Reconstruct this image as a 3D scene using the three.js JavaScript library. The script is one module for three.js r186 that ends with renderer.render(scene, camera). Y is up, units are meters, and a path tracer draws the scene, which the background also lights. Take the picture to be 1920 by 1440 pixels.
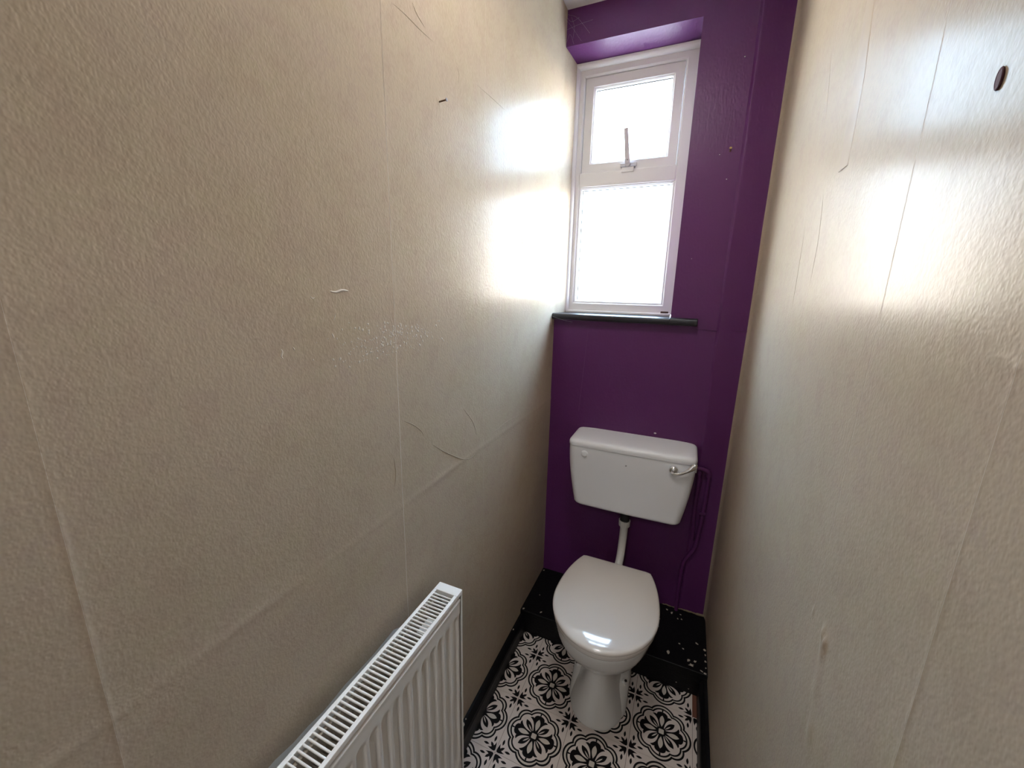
import * as THREE from 'three';
import { RoundedBoxGeometry } from 'three/addons/geometries/RoundedBoxGeometry.js';
import { mergeGeometries } from 'three/addons/utils/BufferGeometryUtils.js';
import { RectAreaLightUniformsLib } from 'three/addons/lights/RectAreaLightUniformsLib.js';

// ---------------------------------------------------------------- camera, sky, exposure
const W = 0.756, CEIL = 2.522, BACK = 2.06;           // room width, ceiling height, room length
const scene = new THREE.Scene();
const camera = new THREE.PerspectiveCamera(87.746, 4 / 3, 0.02, 200);
camera.position.set(0.5473, 1.4895, 1.7096);
camera.rotation.order = 'YXZ';
camera.rotation.set(-0.22968, 0.41020, 0.02106);
scene.add(camera);

const renderer = new THREE.WebGLRenderer({ antialias: true });
renderer.toneMapping = THREE.LinearToneMapping;
renderer.toneMappingExposure = 1.1;
renderer.shadowMap.enabled = true;
RectAreaLightUniformsLib.init();

{ // hazy bright sky: cream at the horizon, pale blue higher up
  const w = 64, h = 256, data = new Float32Array(w * h * 4), stops = [
    [-90, [0.95, 0.93, 0.88]], [0, [1.0, 0.965, 0.89]], [4, [1.0, 0.985, 0.95]], [8, [0.88, 0.96, 1.02]], [15, [0.56, 0.80, 1.05]], [40, [0.53, 0.78, 1.05]], [90, [0.48, 0.74, 1.05]]];
  const SKY = 42;
  for (let j = 0; j < h; j++) {
    const e = (j + 0.5) / h * 180 - 90; let k = 0; while (k < stops.length - 2 && e > stops[k + 1][0]) k++;
    const t = Math.min(1, Math.max(0, (e - stops[k][0]) / (stops[k + 1][0] - stops[k][0])));
    for (let i = 0; i < w; i++) { for (let c = 0; c < 3; c++) data[(j * w + i) * 4 + c] = SKY * (stops[k][1][c] * (1 - t) + stops[k + 1][1][c] * t); data[(j * w + i) * 4 + 3] = 1; }
  }
  const t = new THREE.DataTexture(data, w, h, THREE.RGBAFormat, THREE.FloatType);
  t.mapping = THREE.EquirectangularReflectionMapping; t.magFilter = THREE.LinearFilter; t.minFilter = THREE.LinearFilter; t.needsUpdate = true;
  scene.background = t;
}
const HALL_LIGHT = 3.9, ROOM_LIGHT = 4.0;                // strengths of the ceiling lamps in the hall and in the room

// ---------------------------------------------------------------- helpers
let seed = 12345;
const rnd = () => ((seed = (seed * 1664525 + 1013904223) >>> 0) / 4294967296);
const used = {};
const numbered = (n) => { used[n] = (used[n] ?? -1) + 1; return used[n] ? n + '_' + String(used[n]).padStart(3, '0') : n; };
function mesh(name, geo, mat, parent = scene) {
  const m = new THREE.Mesh(geo, mat); m.name = parent === scene ? numbered(name) : name; m.castShadow = m.receiveShadow = true; parent.add(m); return m;
}
function tag(o, label, category, group) { o.userData.label = label; if (category) o.userData.category = category; if (group) o.userData.group = group; return o; }
function struct(o, label) { o.userData.kind = 'structure'; if (label) o.userData.label = label; return o; }
function group(name, x = 0, y = 0, z = 0) { const g = new THREE.Group(); g.name = numbered(name); g.position.set(x, y, z); scene.add(g); return g; }
const box = (x0, x1, y0, y1, z0, z1) => new THREE.BoxGeometry(x1 - x0, y1 - y0, z1 - z0).translate((x0 + x1) / 2, (y0 + y1) / 2, (z0 + z1) / 2);
const rbox = (x0, x1, y0, y1, z0, z1, r = 0.003, s = 2) => new RoundedBoxGeometry(x1 - x0, y1 - y0, z1 - z0, s, r).translate((x0 + x1) / 2, (y0 + y1) / 2, (z0 + z1) / 2);
const merge = (list) => mergeGeometries(list.map((g) => (g.index ? g.toNonIndexed() : g)).map((g) => { for (const k of Object.keys(g.attributes)) if (!['position', 'normal', 'uv'].includes(k)) g.deleteAttribute(k); return g; }));
function tube(pts, r, seg = 40, rad = 10, closedEnds = true) {
  const c = new THREE.CatmullRomCurve3(pts.map((p) => new THREE.Vector3(...p)), false, 'centripetal');
  return new THREE.TubeGeometry(c, seg, r, rad, false);
}
function cyl(r0, r1, h, at, dir = [0, 1, 0], seg = 24) {
  const g = new THREE.CylinderGeometry(r1, r0, h, seg);
  g.applyQuaternion(new THREE.Quaternion().setFromUnitVectors(new THREE.Vector3(0, 1, 0), new THREE.Vector3(...dir).normalize()));
  return g.translate(...at);
}
function flip(g) { // reverse the winding after a mirrored scale
  if (g.index) g = g.toNonIndexed();
  for (const a of Object.values(g.attributes)) { const n = a.itemSize; for (let t = 0; t < a.count; t += 3) for (let c = 0; c < n; c++) { const u = a.array[(t + 1) * n + c]; a.array[(t + 1) * n + c] = a.array[(t + 2) * n + c]; a.array[(t + 2) * n + c] = u; } }
  return g;
}
/** closed skin through rings of equal length; first and last ring are capped with a fan */
function loft(rings, capA = true, capB = true) {
  const n = rings[0].length, pos = [], uv = [], idx = [];
  rings.forEach((r, j) => r.forEach((p, i) => { pos.push(...p); uv.push(i / n, j / rings.length); }));
  for (let j = 0; j + 1 < rings.length; j++) for (let i = 0; i < n; i++) {
    const a = j * n + i, b = j * n + (i + 1) % n, c = a + n, d = b + n; idx.push(a, c, b, b, c, d);
  }
  const cap = (j, flip) => {
    const c = pos.length / 3, m = [0, 0, 0]; rings[j].forEach((p) => p.forEach((v, k) => (m[k] += v / n))); pos.push(...m); uv.push(0.5, 0.5);
    for (let i = 0; i < n; i++) { const a = j * n + i, b = j * n + (i + 1) % n; flip ? idx.push(c, b, a) : idx.push(c, a, b); }
  };
  if (capA) cap(0, false); if (capB) cap(rings.length - 1, true);
  const g = new THREE.BufferGeometry(); g.setAttribute('position', new THREE.Float32BufferAttribute(pos, 3)); g.setAttribute('uv', new THREE.Float32BufferAttribute(uv, 2)); g.setIndex(idx); g.computeVertexNormals(); return g;
}
/** rounded rectangle in the xz plane at height y; corner radius rf towards +z, rb towards -z */
function rrect(y, x0, x1, z0, z1, rf, rb = rf, n = 8, bow = 0) {
  const out = [], arc = (cx, cz, r, a0) => { for (let i = 0; i <= n; i++) { const a = a0 + i / n * Math.PI / 2; out.push([cx + r * Math.cos(a), y, cz + r * Math.sin(a)]); } };
  arc(x1 - rf, z1 - rf, rf, 0);
  for (let i = 1; i < 12; i++) { const t = i / 12; out.push([x1 - rf + (x0 + rf - x1 + rf) * t, y, z1 + bow * Math.sin(Math.PI * t)]); }
  arc(x0 + rf, z1 - rf, rf, Math.PI / 2);
  arc(x0 + rb, z0 + rb, rb, Math.PI); arc(x1 - rb, z0 + rb, rb, 1.5 * Math.PI);
  return out;
}
// value noise
const hash = (x, y, s) => { let h = (x * 374761393 + y * 668265263 + s * 974634777) | 0; h = Math.imul(h ^ (h >>> 13), 1274126177); return ((h ^ (h >>> 16)) >>> 0) / 4294967296; };
function vnoise(x, y, s = 0, px = 0, py = 0) {
  const X = Math.floor(x), Y = Math.floor(y), f = x - X, g = y - Y, u = f * f * (3 - 2 * f), v = g * g * (3 - 2 * g), m = (a, p) => (p ? ((a % p) + p) % p : a);
  const h = (i, j) => hash(m(X + i, px), m(Y + j, py), s);
  return (h(0, 0) * (1 - u) + h(1, 0) * u) * (1 - v) + (h(0, 1) * (1 - u) + h(1, 1) * u) * v;
}
function dataTex(n, fn, srgb = false) {
  const d = new Uint8Array(n * n * 4);
  for (let j = 0; j < n; j++) for (let i = 0; i < n; i++) { const v = fn(i / n, j / n); const a = Array.isArray(v) ? v : [v, v, v]; for (let c = 0; c < 3; c++) d[(j * n + i) * 4 + c] = Math.max(0, Math.min(255, Math.round(a[c] * 255))); d[(j * n + i) * 4 + 3] = 255; }
  const t = new THREE.DataTexture(d, n, n); t.wrapS = t.wrapT = THREE.RepeatWrapping; t.magFilter = THREE.LinearFilter; t.minFilter = THREE.LinearMipmapLinearFilter; t.generateMipmaps = true;
  if (srgb) t.colorSpace = THREE.SRGBColorSpace; t.needsUpdate = true; return t;
}
const std = (o) => new THREE.MeshPhysicalMaterial(o);
const lin = (r, g, b) => new THREE.Color().setRGB(r, g, b);

// ---------------------------------------------------------------- materials
// roller stipple and paper fibre of the painted lining paper, one tile = 0.5 m
const grain = dataTex(1024, (u, v) => {
  const a = vnoise(u * 150, v * 110, 1, 150, 110), b = vnoise(u * 290, v * 200, 2, 290, 200), c = vnoise(u * 60, v * 24, 3, 60, 24), d = vnoise(u * 240, v * 16, 4, 240, 16);
  return 0.46 * a + 0.36 * b + 0.12 * c + 0.06 * d;
});
const mottle = dataTex(512, (u, v) => {
  const a = vnoise(u * 6, v * 6, 11, 6, 6), b = vnoise(u * 23, v * 23, 12, 23, 23), c = vnoise(u * 150, v * 90, 13, 150, 90), k = 0.95 + 0.018 * a + 0.02 * b + 0.045 * c;
  return [k, k * (0.99 + 0.02 * b), k * (0.985 + 0.03 * a)];
}, true);
const silver = std({ color: lin(0.415, 0.335, 0.255), map: mottle, metalness: 0.03, specularIntensity: 0.02, roughness: 0.38, clearcoat: 0.085, clearcoatRoughness: 0.2, bumpMap: grain, bumpScale: 0.00045 });
const purpleGrain = dataTex(512, (u, v) => 0.5 * vnoise(u * 90, v * 70, 21, 90, 70) + 0.3 * vnoise(u * 160, v * 30, 22, 160, 30) + 0.2 * vnoise(u * 14, v * 10, 23, 14, 10));
const purple = std({ color: lin(0.105, 0.021, 0.112), roughness: 0.4, specularIntensity: 0.7, bumpMap: purpleGrain, bumpScale: 0.0006 });
const ceilingPaint = std({ color: lin(0.86, 0.85, 0.84), roughness: 0.9 });
const blackGloss = std({ color: lin(0.005, 0.005, 0.006), roughness: 0.4, specularIntensity: 0.35, bumpMap: purpleGrain, bumpScale: 0.0008 });
const chipMat = std({ color: lin(0.45, 0.40, 0.33), roughness: 0.8 });
const upvc = std({ color: lin(0.80, 0.78, 0.79), roughness: 0.35 });
const gasket = std({ color: lin(0.02, 0.02, 0.02), roughness: 0.7 });
const glass = std({ color: 0xffffff, transmission: 1, roughness: 0, thickness: 0, ior: 1.5 });
const ceramic = std({ color: lin(0.74, 0.73, 0.70), roughness: 0.12, clearcoat: 0.6, clearcoatRoughness: 0.05 });
const lidPlastic = std({ color: lin(0.70, 0.655, 0.61), roughness: 0.10, clearcoat: 0.5, clearcoatRoughness: 0.03 });
const cisternPlastic = std({ color: lin(0.85, 0.855, 0.885), roughness: 0.33 });
const pipePlastic = std({ color: lin(0.70, 0.68, 0.65), roughness: 0.4 });
const blackRubber = std({ color: lin(0.01, 0.01, 0.01), roughness: 0.6 });
const chrome = std({ color: lin(0.85, 0.85, 0.86), metalness: 1, roughness: 0.08 });
const radPaint = std({ color: lin(0.78, 0.75, 0.71), roughness: 0.35 });
const dustyMetal = std({ color: lin(0.42, 0.36, 0.29), roughness: 0.75, map: mottle });
const brass = std({ color: lin(0.45, 0.30, 0.12), metalness: 0.9, roughness: 0.4 });
const greySteel = std({ color: lin(0.30, 0.28, 0.30), metalness: 0.8, roughness: 0.35 });
const bareWood = std({ color: lin(0.16, 0.06, 0.035), roughness: 0.7 });
const pinkPlug = std({ color: lin(0.06, 0.012, 0.02), roughness: 0.8 });

// ---------------------------------------------------------------- wallpapered side walls
const gauss = (t, s) => Math.exp(-(t * t) / (2 * s * s));
function undulate(y, z, s) {
  return 0.0024 * (vnoise(y * 2.1, z * 2.3, s) - 0.5) + 0.0009 * (vnoise(y * 5.3, z * 6.1, s + 1) - 0.5) + 0.00018 * (vnoise(y * 17, z * 26, s + 2) - 0.5) + 0.00004 * (vnoise(y * 6, z * 60, s + 3) - 0.5);
}
const lumpsLeft = [[1.885, 0.878, 0.004, 0.001]], lumpsRight = [[1.056, 1.138, 0.006, 0.003], [1.052, 1.150, 0.005, 0.0028], [1.036, 1.145, 0.009, 0.0022], [0.985, 1.152, 0.012, 0.0018], [0.925, 1.165, 0.010, 0.0025], [1.05, 1.09, 0.004, 0.0012]];
function leftDepth(y, z) {
  let d = undulate(y, z, 40);
  d += 0.0014 * gauss(y - 1.012 - 0.012 * (vnoise(z * 4, 0, 60) - 0.5), 0.006) * (0.35 + 0.65 * vnoise(z * 7, 3, 61)) + 0.0008 / (1 + Math.exp((y - 1.0) / 0.014));
  for (const [a, b, s, h] of lumpsLeft) d += h * gauss(Math.hypot(y - a, z - b), s);
  if (z < 0) d += 0.02 * (-z / 0.12);
  return d;
}
function rightDepth(y, z) {
  let d = undulate(y, z, 80);
  for (const [a, b, s, h] of lumpsRight) d += h * gauss(Math.hypot((y - a) * 0.55, z - b), s * 0.7);
  if (z < 0.035) d += 0.010 * ((0.035 - z) / 0.035) ** 2;                       // the plaster swells into the corner
  d += 0.0004 * gauss(y - 1.445 - 0.004 * vnoise(z * 40, 1, 90), 0.003) * Math.min(1, Math.max(0, (z - 1.28) / 0.04));
  return d;
}
function lines(a, b, step, extra = []) {
  const s = new Set([a, b]); const n = Math.ceil((b - a) / step); for (let i = 1; i < n; i++) s.add(a + (b - a) * i / n);
  for (const e of extra) if (e > a && e < b) s.add(e);
  return [...s].sort((p, q) => p - q).filter((v, i, l) => i === 0 || v - l[i - 1] > 0.0003 || v === b);
}
/** one hung length of paper; edge = how its two long edges meet the neighbours: 'gap' sinks, 'lap' stands proud */
function paperStrip(side, z0, z1, edge0, edge1) {
  const depth = side < 0 ? leftDepth : rightDepth, lumps = side < 0 ? lumpsLeft : lumpsRight;
  const near = (v) => [-0.02, -0.016, -0.012, -0.009, -0.006, -0.003, 0, 0.003, 0.006, 0.009, 0.012, 0.016, 0.02].map((d) => v + d);
  const zx = [...[0.0007, 0.0014, 0.0025, 0.004, 0.006, 0.009].flatMap((d) => [z0 + d, z1 - d]), ...lumps.flatMap((l) => near(l[1]))];
  const yx = [...near(1.0), ...near(1.012), ...near(1.445), ...lumps.flatMap((l) => near(l[0]))];
  const zs = lines(z0 + 0.00005, z1 - 0.00005, 0.010, zx), ys = lines(0, CEIL, 0.012, yx), pos = [], uv = [], idx = [];
  const prof = (kind, t, y) => {                                                  // t = distance from the edge
    if (kind === 'gap') return -0.0002 * Math.exp(-t / 0.0008);
    if (kind === 'lap') return (0.0001 + 0.0006 * vnoise(y * 9, 5, 33)) * gauss(t, 0.0024);
    if (kind === 'thin') return 0.00009 * gauss(t, 0.0014);
    return 0;
  };
  for (const y of ys) for (const z of zs) {
    const d = depth(y, z) + prof(edge0, z - z0, y) + prof(edge1, z1 - z, y);
    pos.push(side < 0 ? d : W - d, y, z); uv.push(z / 0.5, y / 0.5);
  }
  const n = zs.length;
  for (let j = 0; j + 1 < ys.length; j++) for (let i = 0; i + 1 < n; i++) { const a = j * n + i, b = a + 1, c = a + n, d = c + 1; side < 0 ? idx.push(a, c, b, b, c, d) : idx.push(a, b, c, b, d, c); }
  const g = new THREE.BufferGeometry(); g.setAttribute('position', new THREE.Float32BufferAttribute(pos, 3)); g.setAttribute('uv', new THREE.Float32BufferAttribute(uv, 2)); g.setIndex(idx); g.computeVertexNormals(); return g;
}
/** crease in the paper: a low thread-like ridge half sunk in the wall */
function crease(side, yz, r) {
  const depth = side < 0 ? leftDepth : rightDepth;
  const pts = yz.map(([y, z]) => { const d = depth(y, z) - r * 0.25; return [side < 0 ? d : W - d, y, z]; });
  const g = tube(pts, r, 40, 6);
  // taper both ends into the wall
  const p = g.attributes.position, c = new THREE.CatmullRomCurve3(pts.map((q) => new THREE.Vector3(...q)), false, 'centripetal'), v = new THREE.Vector3();
  for (let i = 0; i <= 40; i++) { const m = c.getPointAt(i / 40), k = Math.sin(Math.PI * Math.min(1, Math.max(0.02, i / 40))) ** 0.6; for (let j = 0; j <= 6; j++) { const q = i * 7 + j; v.fromBufferAttribute(p, q).sub(m).multiplyScalar(k).add(m); p.setXYZ(q, v.x, v.y, v.z); } }
  g.computeVertexNormals(); return g;
}
const wallLeft = group('wall_left'); struct(wallLeft, 'champagne silver painted wall with paper seams beside the radiator');
mesh('plaster', box(-0.16, -0.006, 0, CEIL, -0.28, BACK + 0.1), ceilingPaint, wallLeft);
[[-0.24, 0.548, '', 'gap'], [0.548, 0.664, 'gap', 'thin'], [0.664, 1.055, 'thin', 'thin'], [1.055, 1.565, 'gap', 'lap'], [1.565, BACK, 'lap', '']]
  .forEach(([a, b, e, f]) => mesh('wallpaper_strip', paperStrip(-1, a, b, e, f), silver, wallLeft));
for (const [yz, r] of [
  [[[1.21, 1.046], [1.185, 1.004], [1.159, 0.976], [1.145, 0.971]], 0.0011], [[[1.363, 1.156], [1.372, 1.115], [1.378, 1.07], [1.378, 1.031]], 0.0007],
  [[[1.985, 1.027], [1.987, 0.987], [1.986, 0.942], [1.988, 0.887]], 0.0009], [[[2.021, 0.966], [2.008, 0.951], [1.997, 0.921]], 0.0009],
  [[[1.986, 0.721], [1.989, 0.643], [1.992, 0.531]], 0.0008], [[[1.987, 0.804], [1.973, 0.794], [1.948, 0.798]], 0.0007],
  [[[1.719, 0.438], [1.662, 0.394], [1.579, 0.353]], 0.0008], [[[1.171, 0.79], [1.107, 0.729], [1.055, 0.705]], 0.0010],
  [[[1.03, 0.616], [1.04, 0.508], [1.03, 0.351]], 0.0012], [[[1.124, 0.949], [1.06, 0.86], [1.005, 0.754], [1.017, 0.671]], 0.0014], [[[1.139, 1.079], [1.094, 1.075], [1.065, 1.081]], 0.0014],
]) mesh('paper_crease', crease(-1, yz, r), silver, wallLeft);
const tornPaper = std({ color: lin(0.55, 0.49, 0.42), roughness: 0.9 });
for (const [yz, r] of [[[[1.483, 1.214], [1.481, 1.200], [1.484, 1.188], [1.483, 1.170]], 0.0024], [[[1.414, 1.215], [1.404, 1.211]], 0.0016], [[[1.399, 1.31], [1.394, 1.308], [1.387, 1.31], [1.383, 1.307]], 0.0014],
  [[[1.399, 1.29], [1.393, 1.287]], 0.0014], [[[1.447, 1.203], [1.434, 1.209]], 0.0007], [[[1.475, 1.251], [1.471, 1.247], [1.473, 1.242]], 0.0008]])
  tag(mesh('paper_tear', crease(-1, yz, r), tornPaper, wallLeft), 'pale torn shred of wallpaper');
{ // roughened patch of paint crumbs half way up the wall
  const list = [];
  for (let i = 0; i < 260; i++) {
    const a = rnd() + rnd() + rnd() - 1.5, b = rnd() + rnd() + rnd() - 1.5, z = 1.06 + 0.16 * b, y = 1.392 + 0.035 * a - 0.04 * (z - 1.06), r = 0.0009 + 0.0016 * rnd() ** 2;
    list.push(new THREE.IcosahedronGeometry(r, 1).scale(0.22, 0.8 + rnd(), 1).rotateX(rnd() * 3).translate(leftDepth(y, z), y, z));
  }
  const o = mesh('paint_crumbs', merge(list), std({ color: lin(0.44, 0.385, 0.32), roughness: 0.5, clearcoat: 0.1 }), wallLeft); o.userData.kind = 'stuff'; o.userData.label = 'rough crumbs in the paint';
}
{ // strip of older grey paint left bare along the top of the radiator
  const pts = [[0.716, 1.09], [0.727, 1.11], [0.724, 1.143], [0.722, 1.181], [0.724, 1.223], [0.727, 1.253], [0.724, 1.281], [0.722, 1.308], [0.727, 1.339], [0.727, 1.37], [0.733, 1.403], [0.73, 1.5]];
  const pos = [], idx = [], uv = [];
  pts.forEach(([y, z], i) => { for (const q of [y - 0.006, 0.66]) { pos.push(leftDepth(q, z) + 0.0006, q, z); uv.push(z, q); } if (i) { const a = 2 * i - 2; idx.push(a, a + 2, a + 1, a + 1, a + 2, a + 3); } });
  const g = new THREE.BufferGeometry(); g.setAttribute('position', new THREE.Float32BufferAttribute(pos, 3)); g.setAttribute('uv', new THREE.Float32BufferAttribute(uv, 2)); g.setIndex(idx); g.computeVertexNormals();
  tag(mesh('bare_paint_edge', g, std({ color: lin(0.62, 0.62, 0.60), roughness: 0.6, side: THREE.DoubleSide }), wallLeft), 'unpainted grey edge behind the radiator');
}
const wallRight = group('wall_right'); struct(wallRight, 'champagne silver painted wall with a filled dent low down');
mesh('plaster', box(W + 0.02, W + 0.18, 0, CEIL, -0.28, BACK + 0.1), ceilingPaint, wallRight);
[[0, 0.585, '', 'thin'], [0.585, 1.088, 'thin', 'gap'], [1.088, 1.327, 'gap', 'lap'], [1.327, BACK, 'lap', '']]
  .forEach(([a, b, e, f]) => mesh('wallpaper_strip', paperStrip(1, a, b, e, f), silver, wallRight));
for (const [yz, r] of [[[[2.006, 0.554], [1.901, 0.598], [1.813, 0.628]], 0.0008], [[[1.666, 0.601], [1.56, 0.61], [1.45, 0.612]], 0.0008], [[[1.72, 0.70], [1.60, 0.735], [1.50, 0.73]], 0.0006]])
  mesh('paper_crease', crease(1, yz, r), silver, wallRight);
{ // narrow smooth sliver of overlapping paper
  const pos = [], idx = [], uv = []; const pts = [[2.05, 0.765, 0.800], [1.922, 0.770, 0.815], [1.826, 0.782, 0.836], [1.775, 0.785, 0.838], [1.70, 0.792, 0.838]];
  pts.forEach(([y, a, b], i) => { [a, a + 0.003, b - 0.003, b].forEach((z, k) => { pos.push(W - rightDepth(y, z) - (k === 1 || k === 2 ? 0.0011 : -0.0003), y, z); uv.push(z / 3, y / 3); }); if (i) for (let k = 0; k < 3; k++) { const q = 4 * (i - 1) + k; idx.push(q, q + 4, q + 1, q + 1, q + 4, q + 5); } });
  const g = new THREE.BufferGeometry(); g.setAttribute('position', new THREE.Float32BufferAttribute(pos, 3)); g.setAttribute('uv', new THREE.Float32BufferAttribute(uv, 2)); g.setIndex(idx); g.computeVertexNormals();
  mesh('paper_sliver', g, silver, wallRight);
}
// ---------------------------------------------------------------- end wall with the window opening
const REV = 0.479, SILL = 1.398, SOFF = 2.396;
const wallBack = group('wall_back'); struct(wallBack, 'deep purple painted end wall around the window');
{
  const uvm = (g) => { const p = g.attributes.position, n = g.attributes.normal, u = g.attributes.uv; for (let i = 0; i < p.count; i++) Math.abs(n.getZ(i)) > 0.5 ? u.setXY(i, p.getX(i) * 2, p.getY(i) * 2) : Math.abs(n.getY(i)) > 0.5 ? u.setXY(i, p.getX(i) * 2, p.getZ(i) * 2) : u.setXY(i, p.getZ(i) * 2, p.getY(i) * 2); return g; };
  const s = new THREE.Shape([[-0.012, 0], [W + 0.02, 0], [W + 0.02, CEIL], [-0.012, CEIL], [-0.012, SOFF], [REV, SOFF], [REV, SILL - 0.026], [-0.012, SILL - 0.026]].map((p) => new THREE.Vector2(...p)));
  const g = new THREE.ExtrudeGeometry(s, { depth: 0.25, bevelEnabled: false }).translate(0, 0, -0.25);
  { const p = g.attributes.position; for (let i = 0; i < p.count; i++) if (Math.abs(p.getY(i) - SOFF) < 1e-5) p.setY(i, SOFF + 0.006 + p.getZ(i) * 0.133); g.computeVertexNormals(); }   // the soffit slopes up into the room
  mesh('painted_plaster', uvm(g), purple, wallBack);
  // plaster of the corner stands a few millimetres proud behind a soft vertical ridge
  const prof = [[0.644, -0.001], [0.649, 0.005], [0.652, 0.0095], [0.655, 0.0105], [0.661, 0.0095], [0.70, 0.0045], [0.74, 0.0002], [W + 0.01, 0.002]], pos = [], idx = [], uv = [], ys = lines(0.1, CEIL, 0.03);
  ys.forEach((y, j) => prof.forEach(([x, z], i) => { const wob = 0.005 * (vnoise(y * 5, 1, 70) - 0.5), low = y < 1.36 ? 0.45 + 0.2 * vnoise(y * 8, 2, 72) : 1; pos.push(x + (i < 5 ? wob : 0), y, i ? z * low * (0.8 + 0.4 * vnoise(y * 6, i, 71)) : z); uv.push(x * 2, y * 2); if (i && j) { const n = prof.length, a = (j - 1) * n + i - 1; idx.push(a, a + 1, a + n, a + 1, a + n + 1, a + n); } }));
  const r = new THREE.BufferGeometry(); r.setAttribute('position', new THREE.Float32BufferAttribute(pos, 3)); r.setAttribute('uv', new THREE.Float32BufferAttribute(uv, 2)); r.setIndex(idx); r.computeVertexNormals();
  mesh('corner_ridge', r, purple, wallBack);
  mesh('paper_seam', merge([tube([[0.56, 1.359, -0.0002], [0.64, 1.357, 0.002], [0.75, 1.359, 0.002]], 0.0012, 24, 6), tube([[0.155, 1.34, -0.0003], [0.15, 1.236, -0.0003], [0.135, 0.967, -0.0003]], 0.0008, 24, 6)]), purple, wallBack);
}
const ceiling = mesh('ceiling', box(-0.16, W + 0.18, CEIL, CEIL + 0.15, -0.28, BACK + 0.1), ceilingPaint); struct(ceiling, 'white painted ceiling');

// ---------------------------------------------------------------- floor of printed vinyl tiles
function tilePrint() {
  const S = 1024, cv = document.createElement('canvas'); cv.width = cv.height = S; const c = cv.getContext('2d');
  c.fillStyle = 'rgb(214,203,196)'; c.fillRect(0, 0, S, S);
  c.translate(S / 2, S / 2); c.scale(S / 2, S / 2);
  const ink = 'rgb(16,14,16)', pale = 'rgb(214,203,196)', inner = 'rgb(202,194,184)';
  // two scalloped outlines
  const outline = (k, tip, cx, cy, st) => {
    const R = (cx * cx + (tip - cy) ** 2) / (2 * (tip - cy)), C = tip - R, half = Math.atan2(cx, cy - C);
    const mx = (cx + cy) / 2, hc = Math.hypot(cx - cy, cy - cx) / 2, d = Math.hypot(mx, mx), sag = st - d, r = (hc * hc + sag * sag) / (2 * sag), D = st - r, h2 = Math.atan2(hc, d - D);
    c.beginPath();
    for (let q = 0; q < 4; q++) {
      const a = q * Math.PI / 2;
      c.arc(C * Math.cos(a), C * Math.sin(a), R, a - half, a + half);
      const b = a + Math.PI / 4; c.arc(D * Math.cos(b), D * Math.sin(b), r, b - h2, b + h2);
    }
    c.closePath();
  };
  outline(0, 0.94, 0.37, 0.72, 0.91); c.fillStyle = inner; c.fill(); c.strokeStyle = ink; c.lineWidth = 0.058; c.lineJoin = 'miter'; c.stroke();
  outline(0, 0.82, 0.315, 0.635, 0.79); c.fillStyle = pale; c.fill(); c.lineWidth = 0.052; c.stroke();
  const lens = (d0, d1, w, col, at = 0.5) => { const m = d0 + (d1 - d0) * at; c.beginPath(); c.moveTo(0, d0); c.bezierCurveTo(-w * 1.35, d0 + (m - d0) * 0.8, -w * 1.35, m + (d1 - m) * 0.35, 0, d1); c.bezierCurveTo(w * 1.35, m + (d1 - m) * 0.35, w * 1.35, d0 + (m - d0) * 0.8, 0, d0); c.fillStyle = col; c.fill(); };
  for (let q = 0; q < 4; q++) {
    c.save(); c.rotate(q * Math.PI / 2);
    c.fillStyle = ink; c.beginPath(); c.moveTo(-0.075, 0.10); c.bezierCurveTo(-0.095, 0.28, -0.13, 0.47, -0.33, 0.55); c.quadraticCurveTo(-0.25, 0.61, -0.185, 0.57);
    c.bezierCurveTo(-0.19, 0.67, -0.10, 0.715, 0, 0.715); c.bezierCurveTo(0.10, 0.715, 0.19, 0.67, 0.185, 0.57); c.quadraticCurveTo(0.25, 0.61, 0.33, 0.55); c.bezierCurveTo(0.13, 0.47, 0.095, 0.28, 0.075, 0.10); c.closePath(); c.fill();
    lens(0.68, 0.83, 0.026, ink, 0.6); lens(0.17, 0.585, 0.078, inner, 0.58);
    c.rotate(Math.PI / 4); lens(0.10, 0.595, 0.085, ink, 0.62); lens(0.16, 0.42, 0.020, inner);
    c.restore();
  }
  c.fillStyle = ink; c.beginPath(); c.arc(0, 0, 0.165, 0, 7); c.fill(); c.fillStyle = inner; c.beginPath(); c.roundRect ? c.roundRect(-0.085, -0.085, 0.17, 0.17, 0.03) : c.rect(-0.085, -0.085, 0.17, 0.17); c.fill();
  // corner sprays
  for (let q = 0; q < 4; q++) {
    c.save(); c.rotate(q * Math.PI / 2); c.translate(-1, -1); c.fillStyle = ink;
    c.beginPath(); c.moveTo(0.035, 0.035); c.quadraticCurveTo(0.12, 0.005, 0.31, 0.075); c.quadraticCurveTo(0.21, 0.085, 0.175, 0.125); c.quadraticCurveTo(0.235, 0.15, 0.25, 0.25); c.quadraticCurveTo(0.15, 0.235, 0.125, 0.175); c.quadraticCurveTo(0.085, 0.21, 0.075, 0.31); c.quadraticCurveTo(0.005, 0.12, 0.035, 0.035); c.fill();
    for (const m of [0, 1]) { c.save(); if (m) c.transform(0, 1, 1, 0, 0, 0); c.translate(0.285, 0.15); c.rotate(-Math.PI / 2); lens(0, 0.20, 0.036, ink, 0.45); c.restore(); }
    c.restore();
  }
  // scuffs in the print
  c.setTransform(1, 0, 0, 1, 0, 0);
  for (let i = 0; i < 260; i++) { c.fillStyle = rnd() < 0.5 ? 'rgba(120,105,90,0.10)' : 'rgba(235,228,220,0.08)'; c.beginPath(); c.ellipse(rnd() * S, rnd() * S, 2 + rnd() * 16, 1 + rnd() * 5, rnd() * 3, 0, 7); c.fill(); }
  const t = new THREE.CanvasTexture(cv); t.colorSpace = THREE.SRGBColorSpace; t.anisotropy = 8; return t;
}
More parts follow.
